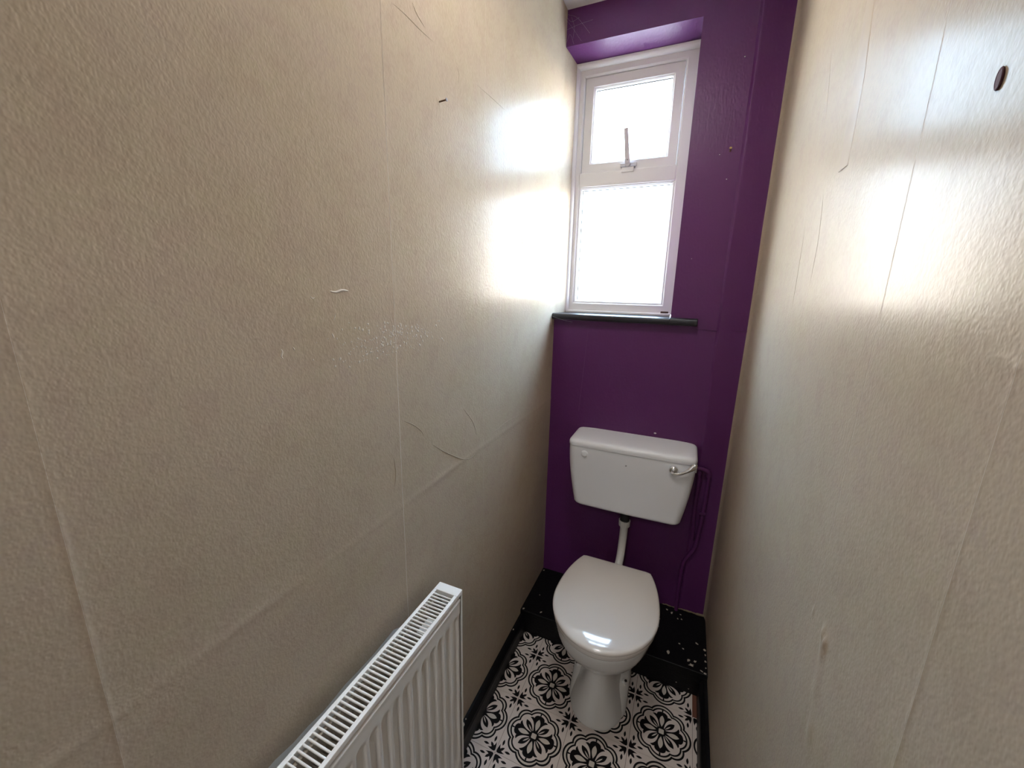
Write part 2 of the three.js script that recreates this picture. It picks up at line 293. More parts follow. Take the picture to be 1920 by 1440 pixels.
const vinyl = std({ color: 0xffffff, map: tilePrint(), roughness: 0.5, specularIntensity: 0.3, bumpMap: grain, bumpScale: 0.0001 });
const floor = group('floor'); struct(floor, 'patterned black and cream vinyl tiled floor');
mesh('subfloor', box(-0.16, W + 0.18, -0.12, -0.0015, -0.28, BACK + 0.1), std({ color: lin(0.10, 0.065, 0.045), roughness: 0.9 }), floor);
{
  const T = 0.2, ox = 0.08 + 0.036, oz = 0.3213 + 0.0745, gap = 0.0006, xa = 0.012, xb = 0.712, za = 0.29, zb = BACK;
  for (let i = -1; i < 4; i++) for (let j = -1; j < 9; j++) {
    const X0 = ox + i * T, Z0 = oz + j * T, x0 = Math.max(X0 + gap, xa), x1 = Math.min(X0 + T - gap, i === 3 ? 0.745 : X0 + T), z0 = Math.max(Z0 + gap, za), z1 = Math.min(Z0 + T - gap, zb);
    const cut = i === 3 && j === -1; if (cut) continue;                             // a sliver is missing by the right-hand skirting
    if (x1 - x0 < 0.004 || z1 - z0 < 0.004) continue;
    const g = box(x0, x1, -0.002, 0, z0, z1), p = g.attributes.position, u = g.attributes.uv;
    for (let k = 0; k < p.count; k++) u.setXY(k, (p.getX(k) - X0) / T, 1 - (p.getZ(k) - Z0) / T);
    mesh('vinyl_tile', g, vinyl, floor);
  }
}
tag(mesh('bare_board', box(0.713, 0.745, -0.003, -0.0008, 0.30, 0.396), bareWood, floor), 'strip of bare brown floorboard');

// ---------------------------------------------------------------- boxing under the cistern, skirtings
const ZB = 0.307, HB = 0.109;
const chips = (list, parent) => list.forEach(([x, y, z, s, ny]) => { // small flakes of missing paint with ragged outlines
  const n = 9, sh = new THREE.Shape(); for (let i = 0; i < n; i++) { const a = i / n * 6.283, r = s * (0.45 + 0.75 * rnd()); i ? sh.lineTo(r * 1.5 * Math.cos(a), r * Math.sin(a)) : sh.moveTo(r * 1.5 * Math.cos(a), r * Math.sin(a)); }
  const g = new THREE.ExtrudeGeometry(sh, { depth: 0.0006, bevelEnabled: false }); if (ny) g.rotateX(-Math.PI / 2); g.rotateY(ny ? rnd() * 6 : 0); g.translate(x, y, z); mesh('paint_chip', g, chipMat, parent);
});
const boxing = group('trim_1'); struct(boxing, 'chipped black painted boxing along the foot of the purple wall');
mesh('boxing', rbox(0.0, W + 0.004, -0.001, HB, 0.0, ZB, 0.004, 3), blackGloss, boxing);
chips([[0.615, HB, 0.262, 0.006, 1], [0.690, HB, 0.268, 0.005, 1], [0.712, HB, 0.262, 0.005, 1], [0.70, HB, 0.285, 0.007, 1], [0.735, HB, 0.295, 0.004, 1], [0.565, HB, 0.142, 0.011, 1], [0.57, HB, 0.10, 0.005, 1], [0.62, HB, 0.04, 0.005, 1], [0.655, HB, 0.035, 0.003, 1], [0.645, HB, 0.065, 0.003, 1], [0.66, HB, 0.062, 0.003, 1], [0.60, HB, 0.03, 0.004, 1], [0.655, HB, 0.20, 0.003, 1], [0.72, HB, 0.17, 0.005, 1], [0.67, HB, 0.22, 0.003, 1], [0.09, HB, 0.285, 0.004, 1], [0.12, HB, 0.03, 0.003, 1], [0.05, HB, 0.19, 0.002, 1], [0.655, 0.03, ZB, 0.002, 0], [0.70, 0.02, ZB, 0.002, 0], [0.748, HB, 0.19, 0.004, 1], [0.750, HB, 0.215, 0.003, 1], [0.749, HB, 0.245, 0.004, 1], [0.750, HB, 0.275, 0.003, 1], [0.747, HB, 0.300, 0.004, 1], [0.012, HB, 0.298, 0.004, 1], [0.012, HB, 0.02, 0.004, 1]], boxing);
{ // cracked filler where the boxing meets the purple wall
  const list = []; for (let i = 0; i < 26; i++) { const x = 0.58 + 0.165 * (i + rnd() * 0.6) / 26, s = 0.002 + 0.005 * rnd() * (0.3 + i / 26); list.push(new THREE.IcosahedronGeometry(s, 1).scale(1.8, 0.8, 0.7).translate(x, HB + 0.003 + 0.003 * rnd(), 0.006)); }
  tag(mesh('cracked_filler', merge(list), std({ color: lin(0.22, 0.17, 0.11), roughness: 0.9 }), boxing), 'crumbling brown filler');
}
function skirting(side) {
  const s = new THREE.Shape([[0, 0], [0.026, 0], [0.026, 0.060], [0.023, 0.070], [0.016, 0.078], [0.010, 0.086], [-0.004, 0.087], [-0.004, 0]].map((p) => new THREE.Vector2(...p)));
  const g = new THREE.ExtrudeGeometry(s, { depth: BACK - 0.05 - ZB, bevelEnabled: false, curveSegments: 4 });
  if (side > 0) g.scale(-1, 1, 1).translate(W, 0, 0); g.translate(0, 0, ZB);
  if (side > 0) return flip(g);
  return g;
}
const skirtLeft = struct(mesh('baseboard_left', skirting(-1), blackGloss), 'black painted skirting board beneath the radiator');
chips([[0.010, 0.0862, 0.86, 0.003, 1], [0.011, 0.0862, 0.89, 0.004, 1], [0.009, 0.0864, 0.80, 0.0025, 1], [0.008, 0.0865, 0.40, 0.003, 1]], skirtLeft);
struct(mesh('baseboard_right', skirting(1), blackGloss), 'black painted skirting board at the foot of the right wall');

// ---------------------------------------------------------------- window
const ZF = -0.12;
const win = group('window_1', 0, 0, 0); struct(win, 'white plastic window with a small top-hung opener above a fixed pane');
/** four-sided frame of mitred bars with a bevelled inner edge, in the plane z = front face */
function frame(x0, x1, y0, y1, w, zf, zb, bevel = 0.006) {
  const list = [], bar = (ax, ay, bx, by, nx, ny) => {
    // section from the outer edge inwards: back, front, bevel towards the opening
    const sec = [[0, zb], [0, zf], [w - bevel, zf], [w, zf - bevel], [w, zb]], A = sec.map(([d, z]) => [ax + nx * d + (bx > ax ? d : bx < ax ? -d : 0), ay + ny * d + (by > ay ? d : by < ay ? -d : 0), z]), B = sec.map(([d, z]) => [bx + nx * d - (bx > ax ? d : bx < ax ? -d : 0), by + ny * d - (by > ay ? d : by < ay ? -d : 0), z]);
    const pos = [], quad = (a, b, c, d) => pos.push(...a, ...b, ...c, ...a, ...c, ...d);
    for (let i = 0; i + 1 < sec.length; i++) quad(A[i], B[i], B[i + 1], A[i + 1]);
    quad(A[4], B[4], B[0], A[0]);
    const g = new THREE.BufferGeometry(); g.setAttribute('position', new THREE.Float32BufferAttribute(pos, 3)); g.setAttribute('uv', new THREE.Float32BufferAttribute(new Float32Array(pos.length / 3 * 2), 2)); g.computeVertexNormals(); return g;
  };
  list.push(bar(x0, y0, x1, y0, 0, 1), bar(x1, y0, x1, y1, -1, 0), bar(x1, y1, x0, y1, 0, -1), bar(x0, y1, x0, y0, 1, 0));
  return list;
}
const names4 = ['bottom_rail', 'side_rail', 'top_rail', 'side_rail'];
{
  const X0 = 0.010, X1 = 0.474, Y0 = 1.404, Y1 = 2.384, TR0 = 1.928, TR1 = 1.985;
  frame(X0, X1, Y0, Y1, 0.041, ZF, ZF - 0.06).forEach((g, i) => mesh('frame_' + names4[i], g, upvc, win));
  mesh('transom', rbox(X0 + 0.038, X1 - 0.038, TR0, TR1, ZF - 0.06, ZF - 0.0003, 0.004), upvc, win);
  // opening light
  const sx0 = X0 + 0.043, sx1 = X1 - 0.043, sy0 = TR1 + 0.001, sy1 = Y1 - 0.043, zs = ZF - 0.010;
  const sash = new THREE.Group(); sash.name = 'top_opener'; win.add(sash);
  frame(sx0, sx1, sy0, sy1, 0.036, zs, zs - 0.05, 0.003).forEach((g, i) => mesh('sash_' + names4[i], g, upvc, sash));
  frame(sx0 + 0.036, sx1 - 0.036, sy0 + 0.036, sy1 - 0.036, 0.006, zs - 0.004, zs - 0.02, 0.004).forEach((g) => mesh('glazing_bead', g, upvc, sash));
  frame(sx0 + 0.042, sx1 - 0.042, sy0 + 0.042, sy1 - 0.042, 0.0022, zs - 0.017, zs - 0.02, 0.001).forEach((g) => mesh('gasket', g, gasket, sash));
  mesh('pane', box(sx0 + 0.04, sx1 - 0.04, sy0 + 0.04, sy1 - 0.04, zs - 0.024, zs - 0.020), glass, sash);
  // fixed light
  const fx0 = X0 + 0.041, fx1 = X1 - 0.041, fy0 = Y0 + 0.041, fy1 = TR0;
  frame(fx0, fx1, fy0, fy1, 0.009, ZF - 0.005, ZF - 0.03, 0.006).forEach((g) => mesh('glazing_bead', g, upvc, win));
  frame(fx0 + 0.009, fx1 - 0.009, fy0 + 0.009, fy1 - 0.009, 0.0022, ZF - 0.026, ZF - 0.03, 0.001).forEach((g) => mesh('gasket', g, gasket, win));
  mesh('pane', box(fx0 + 0.004, fx1 - 0.004, fy0 + 0.004, fy1 - 0.004, ZF - 0.036, ZF - 0.030), glass, win);
  // cover beads round the outside of the frame
  const quad = (r) => { const s = new THREE.Shape(); s.moveTo(0, 0); s.lineTo(r, 0); s.absarc(0, 0, r, 0, Math.PI / 2); s.lineTo(0, 0); return s; };
  mesh('cover_bead', new THREE.ExtrudeGeometry(quad(0.019), { depth: X1 + 0.002, bevelEnabled: false, curveSegments: 8 }).rotateY(Math.PI / 2).rotateX(Math.PI).translate(0.002, 2.387, ZF + 0.0), upvc, win);
  mesh('cover_bead', flip(new THREE.ExtrudeGeometry(quad(0.017), { depth: Y1 - Y0 - 0.004, bevelEnabled: false, curveSegments: 8 }).rotateX(-Math.PI / 2).scale(1, 1, -1).translate(0.014, Y0 + 0.002, ZF)), upvc, win);
  mesh('sill_bead', rbox(X0, X1 - 0.002, 1.398, 1.409, ZF - 0.002, ZF + 0.012, 0.003), upvc, win);
  tag(mesh('broken_corner', rbox(0.432, 0.463, 1.4085, 1.4165, ZF - 0.002, ZF + 0.0012, 0.001), std({ color: lin(0.06, 0.03, 0.02), roughness: 0.8 }), win), 'broken brown hole in the frame corner');
  // latch handle
  const h = new THREE.Group(); h.name = 'latch_handle'; win.add(h);
  mesh('keep', rbox(0.224, 0.273, 1.973, 1.992, ZF - 0.001, ZF + 0.006, 0.002), upvc, h);
  mesh('base', rbox(0.216, 0.282, 1.994, 2.010, zs - 0.001, zs + 0.007, 0.003), std({ color: lin(0.55, 0.52, 0.53), roughness: 0.35 }), h);
  mesh('wedge', rbox(0.221, 0.277, 1.988, 1.995, zs, zs + 0.016, 0.002), greySteel, h);
  mesh('pivot', cyl(0.011, 0.010, 0.012, [0.247, 2.003, zs + 0.011], [0, 0, 1]), std({ color: lin(0.55, 0.52, 0.53), roughness: 0.35 }), h);
  const arm = rbox(-0.0095, 0.0095, 0, 0.125, -0.003, 0.003, 0.0025); { const p = arm.attributes.position; for (let i = 0; i < p.count; i++) { const t = p.getY(i) / 0.125; p.setX(i, p.getX(i) * (1.1 - 0.25 * t)); p.setZ(i, p.getZ(i) + 0.022 * t ** 1.5); } arm.computeVertexNormals(); }
  mesh('arm', arm.rotateZ(0.10).translate(0.247, 2.003, zs + 0.017), std({ color: lin(0.62, 0.58, 0.61), roughness: 0.3 }), h);
  mesh('screw', cyl(0.003, 0.003, 0.002, [0.246, 2.016, zs + 0.0225], [0, 0, 1], 12), greySteel, h);
}
const sill = mesh('trim_2', (() => {
  const s = new THREE.Shape(); s.moveTo(-0.25, 0); s.lineTo(0.024, 0); s.quadraticCurveTo(0.034, 0.001, 0.034, 0.013); s.quadraticCurveTo(0.034, 0.025, 0.024, 0.026); s.lineTo(-0.25, 0.026); s.closePath();
  // back part fits the opening, the nosing runs on to the right
  const a = new THREE.ExtrudeGeometry(s, { depth: REV, bevelEnabled: false, curveSegments: 8 });
  const t = new THREE.Shape(); t.moveTo(0.0005, 0); t.lineTo(0.024, 0); t.quadraticCurveTo(0.034, 0.001, 0.034, 0.013); t.quadraticCurveTo(0.034, 0.025, 0.024, 0.026); t.lineTo(0.0005, 0.026); t.closePath();
  const b = new THREE.ExtrudeGeometry(t, { depth: 0.575 - REV, bevelEnabled: true, bevelSize: 0.001, bevelThickness: 0.002, bevelSegments: 2, curveSegments: 8 }).translate(0, 0, REV);
  return flip(merge([a, b]).rotateY(-Math.PI / 2).scale(-1, 1, 1)).translate(0, SILL - 0.026, 0);
})(), std({ color: lin(0.012, 0.011, 0.015), roughness: 0.28, side: THREE.DoubleSide })); struct(sill, 'glossy black window board under the window');

// ---------------------------------------------------------------- toilet pan with seat and lid
const TX = 0.387;
const toilet = group('toilet', TX, 0, 0.42); tag(toilet, 'white ceramic toilet pan with closed lid on the patterned floor', 'toilet');
const loc = (g, o = toilet) => g.translate(-o.position.x, -o.position.y, -o.position.z);
function panRing(y, hx, zf, zb, pf, pb) {   // half ellipse-like outline, pf / pb = squareness of front and back
  const out = [], n = 72, zc = zb + (zf - zb) * 0.42;
  for (let i = 0; i < n; i++) { const a = i / n * 2 * Math.PI, s = Math.sin(a), c = Math.cos(a), p = s > 0 ? pf : pb; out.push([TX + hx * Math.sign(c) * Math.abs(c) ** (2 / p), y, zc + (s > 0 ? zf - zc : zc - zb) * Math.sign(s) * Math.abs(s) ** (2 / p)]); }
  return out;
}
{
  const key = [ // y, half width, front z, back z
    [0, 0.102, 0.590, 0.325], [0.004, 0.1035, 0.592, 0.323], [0.03, 0.096, 0.588, 0.325], [0.06, 0.085, 0.583, 0.325], [0.09, 0.074, 0.577, 0.325], [0.13, 0.063, 0.568, 0.325], [0.17, 0.059, 0.560, 0.322], [0.205, 0.064, 0.560, 0.318], [0.235, 0.084, 0.578, 0.31], [0.27, 0.118, 0.615, 0.30], [0.30, 0.142, 0.642, 0.29], [0.335, 0.160, 0.664, 0.28], [0.37, 0.170, 0.677, 0.27], [0.395, 0.174, 0.682, 0.265], [0.403, 0.172, 0.680, 0.267]];
  const curve = new THREE.CatmullRomCurve3(key.map((k) => new THREE.Vector3(k[1], k[0], k[2])), false, 'centripetal'), rings = [];
  for (let i = 0; i < key.length - 1; i++) for (let j = 0; j < 4; j++) { const v = curve.getPoint((i + j / 4) / (key.length - 1)), t = j / 4, zb = key[i][3] * (1 - t) + key[i + 1][3] * t; rings.push(panRing(v.y, v.x, v.z, zb, 2.25, 2.6)); }
  mesh('pan', loc(loft(rings)), ceramic, toilet);
  // flat foot with the fixing holes, and the outlet behind
  const foot = [[0.0, 0.104], [0.006, 0.106], [0.060, 0.105], [0.078, 0.1035], [0.088, 0.099], [0.094, 0.088], [0.096, 0.07]].map(([y, h]) => rrect(y, TX - h, TX + h, 0.30, 0.545 - y * 0.75, 0.068, 0.02));
  mesh('foot', loc(loft(foot)), ceramic, toilet);
  for (const s of [-1, 1]) { mesh('screw_boss', loc(cyl(0.012, 0.009, 0.012, [TX + s * 0.088, 0.088, 0.44], [s * 0.8, 1, 0.2])), ceramic, toilet); mesh('fixing_hole', loc(cyl(0.0045, 0.0045, 0.004, [TX + s * 0.0925, 0.0945, 0.4415], [s * 0.8, 1, 0.2], 12)), blackRubber, toilet); }
  mesh('outlet', loc(merge([cyl(0.055, 0.055, 0.09, [TX, 0.19, 0.30], [0, 0.25, 1], 32), cyl(0.075, 0.11, 0.16, [TX, 0.31, 0.31], [0, 1, 0], 32)])), ceramic, toilet);
  // seat ring and lid share an outline cut straight at the hinge
  const outline = (k, y, n = 96) => {
    const pts = [], zc = 0.48, zb = 0.256, xb = 0.18 * Math.sqrt(1 - ((zc - zb) / 0.335) ** 2), cz = 0.47;
    const raw = [];
    for (let i = 0; i <= 64; i++) { const a0 = -Math.asin((zc - zb) / 0.335), a = a0 + (Math.PI - 2 * a0) * i / 64; raw.push([0.18 * Math.cos(a), zc + (Math.sin(a) > 0 ? 0.213 : 0.335) * Math.sin(a)]); }
    const first = raw[0], last = raw[raw.length - 1], r = 0.012; // soften the two hinge corners
    for (let i = 1; i <= 4; i++) raw.push([last[0] + r * 0.25 * i * 1.4, last[1] - 0.004 * Math.sin(Math.PI / 2 * i / 4)]);
    for (let i = 1; i < 24; i++) raw.push([-xb + 0.018 + (2 * xb - 0.036) * i / 24, zb - 0.004]);
    for (let i = 4; i >= 1; i--) raw.push([first[0] - r * 0.25 * i * 1.4, first[1] - 0.004 * Math.sin(Math.PI / 2 * i / 4)]);
    return raw.map(([x, z]) => [TX + x * k, y, cz + (z - cz) * k]);
  };
  const inset = (d) => 1 - d / 0.19;
  mesh('seat', loc(loft([[0.398, 0.008], [0.399, 0.003], [0.403, 0.001], [0.413, 0.001], [0.417, 0.003], [0.418, 0.008]].map(([y, d]) => outline(inset(d + 0.003), y)))), lidPlastic, toilet);
  const lid = [[0.4185, 0.008], [0.4195, 0.002], [0.422, 0], [0.427, 0], [0.4305, 0.0012], [0.4335, 0.004], [0.4355, 0.0085]].map(([y, d]) => outline(inset(d), y));
  const s0 = inset(0.0085); for (let i = 1; i <= 26; i++) { const s = 1 - i / 27; lid.push(outline(s0 * s, 0.4355 + 0.0105 * (1 - s ** 4))); }
  mesh('lid', loc(loft(lid)), lidPlastic, toilet);
  for (const s of [-1, 1]) mesh('hinge', loc(cyl(0.011, 0.011, 0.035, [TX + s * 0.075, 0.416, 0.262], [1, 0, 0], 16)), lidPlastic, toilet);
}
// flush pipe
const flush = group('flush_pipe', TX, 0.3, 0.12); tag(flush, 'white plastic flush pipe between cistern and toilet pan', 'pipe');
mesh('pipe', loc(tube([[0.387, 0.53, 0.088], [0.387, 0.47, 0.088], [0.386, 0.41, 0.094], [0.385, 0.365, 0.115], [0.384, 0.338, 0.150], [0.385, 0.333, 0.180]], 0.0165, 60, 24), flush), pipePlastic, flush);
mesh('coupling_nut', loc((() => { const g = cyl(0.0235, 0.0245, 0.026, [0.387, 0.521, 0.088], [0, 1, 0], 12); return g.toNonIndexed(); })(), flush), pipePlastic, flush).geometry.computeVertexNormals();
mesh('tail', loc(cyl(0.020, 0.020, 0.075, [0.387, 0.569, 0.088]), flush), blackRubber, flush);

// ---------------------------------------------------------------- cistern
const cist = group('cistern', TX, 0.6, 0.08); tag(cist, 'white plastic cistern with chrome lever on the purple wall', 'cistern');
{
  const B = [[0.597, 0.014], [0.5985, 0.007], [0.603, 0.002], [0.609, 0]], rings = [];
  const hx = (y) => 0.2135 + 0.0325 * Math.sin(Math.PI / 2 * Math.min(1, Math.max(0, (y - 0.597) / 0.27))) , zf = (y) => 0.160 + 0.010 * Math.min(1, (y - 0.597) / 0.2);
  for (const [y, d] of B) rings.push(rrect(y, TX - hx(y) + d, TX + hx(y) - d, 0.003, zf(y) - d, 0.030, 0.005, 8, 0.004));
  for (let y = 0.616; y < 0.8661; y += 0.025) rings.push(rrect(y, TX - hx(y), TX + hx(y), 0.003, zf(y), 0.030, 0.005, 8, 0.004));
  rings.push(rrect(0.8655, TX - hx(0.86), TX + hx(0.86), 0.003, zf(0.86), 0.030, 0.005, 8, 0.004));
  mesh('tank', loc(loft(rings), cist), cisternPlastic, cist);
  const L = [[0.866, 0.004], [0.8662, -0.0005], [0.868, -0.0025], [0.878, -0.0025], [0.885, -0.0005], [0.890, 0.004], [0.8935, 0.010], [0.8955, 0.018], [0.897, 0.035], [0.8985, 0.07]].map(([y, d]) => rrect(y, TX - 0.246 + d, TX + 0.246 - d, 0.003, 0.170 - d * 0.9, Math.max(0.012, 0.032 - d * 0.3), 0.005, 8, 0.004));
  mesh('cistern_lid', loc(loft(L), cist), cisternPlastic, cist);
  tag(mesh('cap', loc(new THREE.LatheGeometry([[0, 0.006], [0.009, 0.006], [0.010, 0.004], [0.0125, 0.004], [0.0145, 0.002], [0.0148, 0]].map((p) => new THREE.Vector2(...p)), 32).rotateX(Math.PI / 2).translate(0.212, 0.838, 0.1712), cist), cisternPlastic, cist), 'round white blanking cap');
  const lever = new THREE.Group(); lever.name = 'flush_lever'; cist.add(lever); lever.userData.label = 'chrome flush lever';
  mesh('boss', loc(new THREE.LatheGeometry([[0.0, 0.017], [0.009, 0.0165], [0.0145, 0.013], [0.0175, 0.007], [0.0175, 0]].map((p) => new THREE.Vector2(...p)), 32).rotateX(Math.PI / 2).translate(0.556, 0.839, 0.170), cist), chrome, lever);
  const arm = tube([[0.552, 0.826, 0.180], [0.570, 0.829, 0.186], [0.592, 0.841, 0.188], [0.612, 0.856, 0.187], [0.626, 0.870, 0.184]], 0.0058, 40, 12);
  { const p = arm.attributes.position; for (let i = 0; i <= 40; i++) { const t = i / 40, k = t > 0.6 ? 1 + (t - 0.6) * 2.2 : 1; let c = new THREE.Vector3(); for (let j = 0; j < 12; j++) c.add(new THREE.Vector3().fromBufferAttribute(p, i * 13 + j)); c.divideScalar(12); for (let j = 0; j <= 12; j++) { const q = i * 13 + j; p.setXYZ(q, c.x + (p.getX(q) - c.x) * k, c.y + (p.getY(q) - c.y) * k, c.z + (p.getZ(q) - c.z) * (t > 0.6 ? 1 - (t - 0.6) : 1)); } } arm.computeVertexNormals(); }
  mesh('arm', loc(merge([arm, new THREE.SphereGeometry(0.0095, 16, 12).scale(1, 1, 0.45).translate(0.626, 0.870, 0.184)]), cist), chrome, lever);
  tag(mesh('maker_mark', loc(merge([box(0.3785, 0.3797, 0.8165, 0.8225, 0.1736, 0.1748), box(0.3825, 0.3837, 0.8175, 0.8235, 0.1736, 0.1748), box(0.3785, 0.3837, 0.8195, 0.8207, 0.1736, 0.1748)]), cist), std({ color: lin(0.05, 0.05, 0.06), roughness: 0.6 }), cist), 'tiny dark printed mark');
  mesh('side_tab', loc(rbox(0.630, 0.638, 0.818, 0.852, 0.085, 0.115, 0.002), cist), cisternPlastic, cist);
}
// supply pipes painted over with the wall
const supply = group('supply_pipe', 0.66, 0.12, 0.02); tag(supply, 'purple painted water pipe bending down the wall right of the cistern', 'pipe');
mesh('pipe', loc(tube([[0.632, 0.803, 0.030], [0.655, 0.803, 0.026], [0.677, 0.797, 0.022], [0.689, 0.781, 0.020], [0.690, 0.746, 0.018], [0.687, 0.613, 0.017], [0.680, 0.486, 0.016], [0.675, 0.434, 0.015], [0.656, 0.392, 0.014], [0.641, 0.357, 0.014], [0.635, 0.288, 0.014], [0.636, 0.105, 0.014]], 0.0080, 120, 14), supply), purple, supply);
mesh('elbow', loc(tube([[0.670, 0.801, 0.023], [0.686, 0.790, 0.021], [0.6895, 0.770, 0.019]], 0.0102, 20, 14), supply), purple, supply);
mesh('clip', loc(rbox(0.672, 0.698, 0.600, 0.612, 0.002, 0.028, 0.003), supply), purple, supply);
mesh('branch_pipe', loc(tube([[0.652, 0.792, 0.022], [0.656, 0.751, 0.017], [0.655, 0.605, 0.014], [0.662, 0.494, 0.011], [0.663, 0.47, 0.004]], 0.0085, 60, 14), supply), purple, supply);
mesh('collar', loc(cyl(0.0115, 0.0115, 0.02, [0.6525, 0.785, 0.0215], [0.05, -1, -0.1], 16), supply), purple, supply);

// ---------------------------------------------------------------- radiator
const rad = group('radiator', 0.065, 0.15, 1.27); tag(rad, 'white panel radiator with slotted top grille on the silver wall', 'radiator');
{
  const RZ0 = 0.966, RZ1 = 1.600, XT0 = 0.033, XT1 = 0.100, Y = 0.755;
  const put = (n, g, m, p = rad) => mesh(n, loc(g, rad), m, p);
  const grille = new THREE.Group(); grille.name = 'top_grille'; rad.add(grille);
  put('end_plate', rbox(XT0, XT1, Y - 0.012, Y, RZ0, 0.9925, 0.0014), radPaint, grille);
  put('grille_rail', rbox(XT0, XT0 + 0.0085, Y - 0.012, Y, 0.9925, RZ1, 0.0014), radPaint, grille);
  put('grille_rail', rbox(XT1 - 0.0085, XT1, Y - 0.012, Y, 0.9925, RZ1, 0.0014), radPaint, grille);
  const bar = rbox(XT0 + 0.007, XT1 - 0.007, Y - 0.0045, Y - 0.0006, -0.0018, 0.0018, 0.0012, 1).translate(-rad.position.x, -rad.position.y, -rad.position.z);
  for (let i = 0; i < 58; i++) { const m = mesh('grille_bar', bar, radPaint, grille); m.position.z = 1.0045 + 0.00985 * i; }
  // end cover
  put('side_panel', rbox(XT0, XT1 - 0.001, 0.16, Y - 0.004, RZ0, RZ0 + 0.0022, 0.001), radPaint);
  put('side_lip', rbox(XT1 - 0.0025, XT1 - 0.0005, 0.16, Y - 0.012, RZ0, RZ0 + 0.006, 0.0008), radPaint);
  // pressed steel front with vertical channels
  const panel = (xf, dir) => {
    const zs = lines(RZ0 + 0.009, RZ1, 0.002), ys = [0.160, 0.163, 0.168, 0.20, 0.205, 0.212, 0.22, 0.23, 0.45, 0.65, 0.672, 0.680, 0.686, 0.690, 0.694, 0.698, 0.715, 0.722, 0.727, 0.732, 0.736, 0.738], pos = [], uv = [], idx = [], n = zs.length;
    const ss = (a, b, t) => { t = Math.min(1, Math.max(0, (t - a) / (b - a))); return t * t * (3 - 2 * t); };
    for (const y of ys) for (const z of zs) {
      const p = ((z - 0.9835) / 0.0315 % 1 + 1) % 1, e = Math.abs(p - 0.5) * 2, top = 0.697 - 0.010 * Math.max(0, e) ** 2, k = (1 - ss(0.56, 0.74, e)) * ss(0.198, 0.222, y) * (1 - ss(top - 0.020, top, y));
      let x = xf - dir * 0.0065 * k; if (y > 0.715) x -= dir * 0.0; if (y > 0.730) x -= dir * 0.010 * ((y - 0.730) / 0.008) ** 2; if (y < 0.165) x -= dir * 0.008 * ((0.165 - y) / 0.005) ** 2;
      x += dir * 0.0018 * gauss(y - 0.7305, 0.003);
      pos.push(x, y, z); uv.push(z, y);
    }
    for (let j = 0; j + 1 < ys.length; j++) for (let i = 0; i + 1 < n; i++) { const a = j * n + i, b = a + 1, c = a + n, d = c + 1; dir > 0 ? idx.push(a, c, b, b, c, d) : idx.push(a, b, c, b, d, c); }
    const g = new THREE.BufferGeometry(); g.setAttribute('position', new THREE.Float32BufferAttribute(pos, 3)); g.setAttribute('uv', new THREE.Float32BufferAttribute(uv, 2)); g.setIndex(idx); g.computeVertexNormals(); return g;
  };
  const dbl = radPaint.clone(); dbl.side = THREE.DoubleSide;
  put('front_panel', panel(0.0975, 1), dbl);
  put('back_panel', rbox(0.036, 0.044, 0.165, 0.735, RZ0 + 0.008, RZ1, 0.003), dustyMetal);
  put('inner_panel', rbox(0.080, 0.088, 0.165, 0.733, RZ0 + 0.009, RZ1, 0.003), dustyMetal);
  // folded convector sheet between the panels
  const zs = [], pts = []; for (let i = 0; i < 49; i++) { const z = 0.985 + i * 0.0125; pts.push([0.045, z], [0.045, z + 0.005], [0.079, z + 0.0063], [0.079, z + 0.0113]); }
  const pos = [], idx = []; pts.forEach(([x, z], i) => { pos.push(x, 0.715 - 0.012 * rnd(), z, x, 0.20, z); if (i) { const a = 2 * i - 2; idx.push(a, a + 2, a + 1, a + 1, a + 2, a + 3); } });
  const g = new THREE.BufferGeometry(); g.setAttribute('position', new THREE.Float32BufferAttribute(pos, 3)); g.setAttribute('uv', new THREE.Float32BufferAttribute(new Float32Array(pos.length / 3 * 2), 2)); g.setIndex(idx); const g2 = g.toNonIndexed(); g2.computeVertexNormals();
  const dm = dustyMetal.clone(); dm.side = THREE.DoubleSide; put('convector_fins', g2, dm);
  tag(put('sticker', rbox(0.062, 0.090, 0.7345, 0.7355, 1.058, 1.105, 0.0004), std({ color: lin(0.72, 0.72, 0.70), roughness: 0.6 })), 'pale sticker seen through the grille');
  put('bleed_plug', cyl(0.009, 0.008, 0.012, [0.088, 0.305, RZ0 - 0.004], [0, 0, 1], 12), radPaint);
  for (const z of [1.08, 1.50]) put('wall_bracket', rbox(-0.001, 0.040, 0.25, 0.70, z, z + 0.03, 0.002), greySteel);
}

// ---------------------------------------------------------------- small fixings
const nail = group('nail', leftDepth(1.885, 0.878), 1.885, 0.878); tag(nail, 'small rusty nail sticking out of the left wall', 'nail');
mesh('shank', cyl(0.0016, 0.0016, 0.02, [0.008, 0, 0], [1, 0.1, -0.05], 10), std({ color: lin(0.12, 0.07, 0.04), metalness: 0.6, roughness: 0.6 }), nail);
mesh('head', cyl(0.0035, 0.0035, 0.0015, [0.018, 0.001, -0.0005], [1, 0.1, -0.05], 14), greySteel, nail);
const plug = group('wall_plug', W - rightDepth(1.664, 1.214), 1.664, 1.214); tag(plug, 'dark red plastic plug in the right wall', 'wall plug');
mesh('body', cyl(0.0042, 0.0040, 0.012, [0.0045, 0, 0], [1, 0, 0], 14).scale(1, 1.7, 0.9), pinkPlug, plug);
mesh('rim', new THREE.TorusGeometry(0.0042, 0.0010, 8, 18).rotateY(Math.PI / 2).scale(1, 1.7, 0.9).translate(-0.0008, 0, 0), pinkPlug, plug);
const screw = group('brass_screw', 0.613, 1.979, 0); tag(screw, 'small brass screw in the purple wall right of the window', 'screw');
mesh('shank', cyl(0.0022, 0.0022, 0.016, [0, 0, 0.005], [0, 0.35, 1], 10), brass, screw);
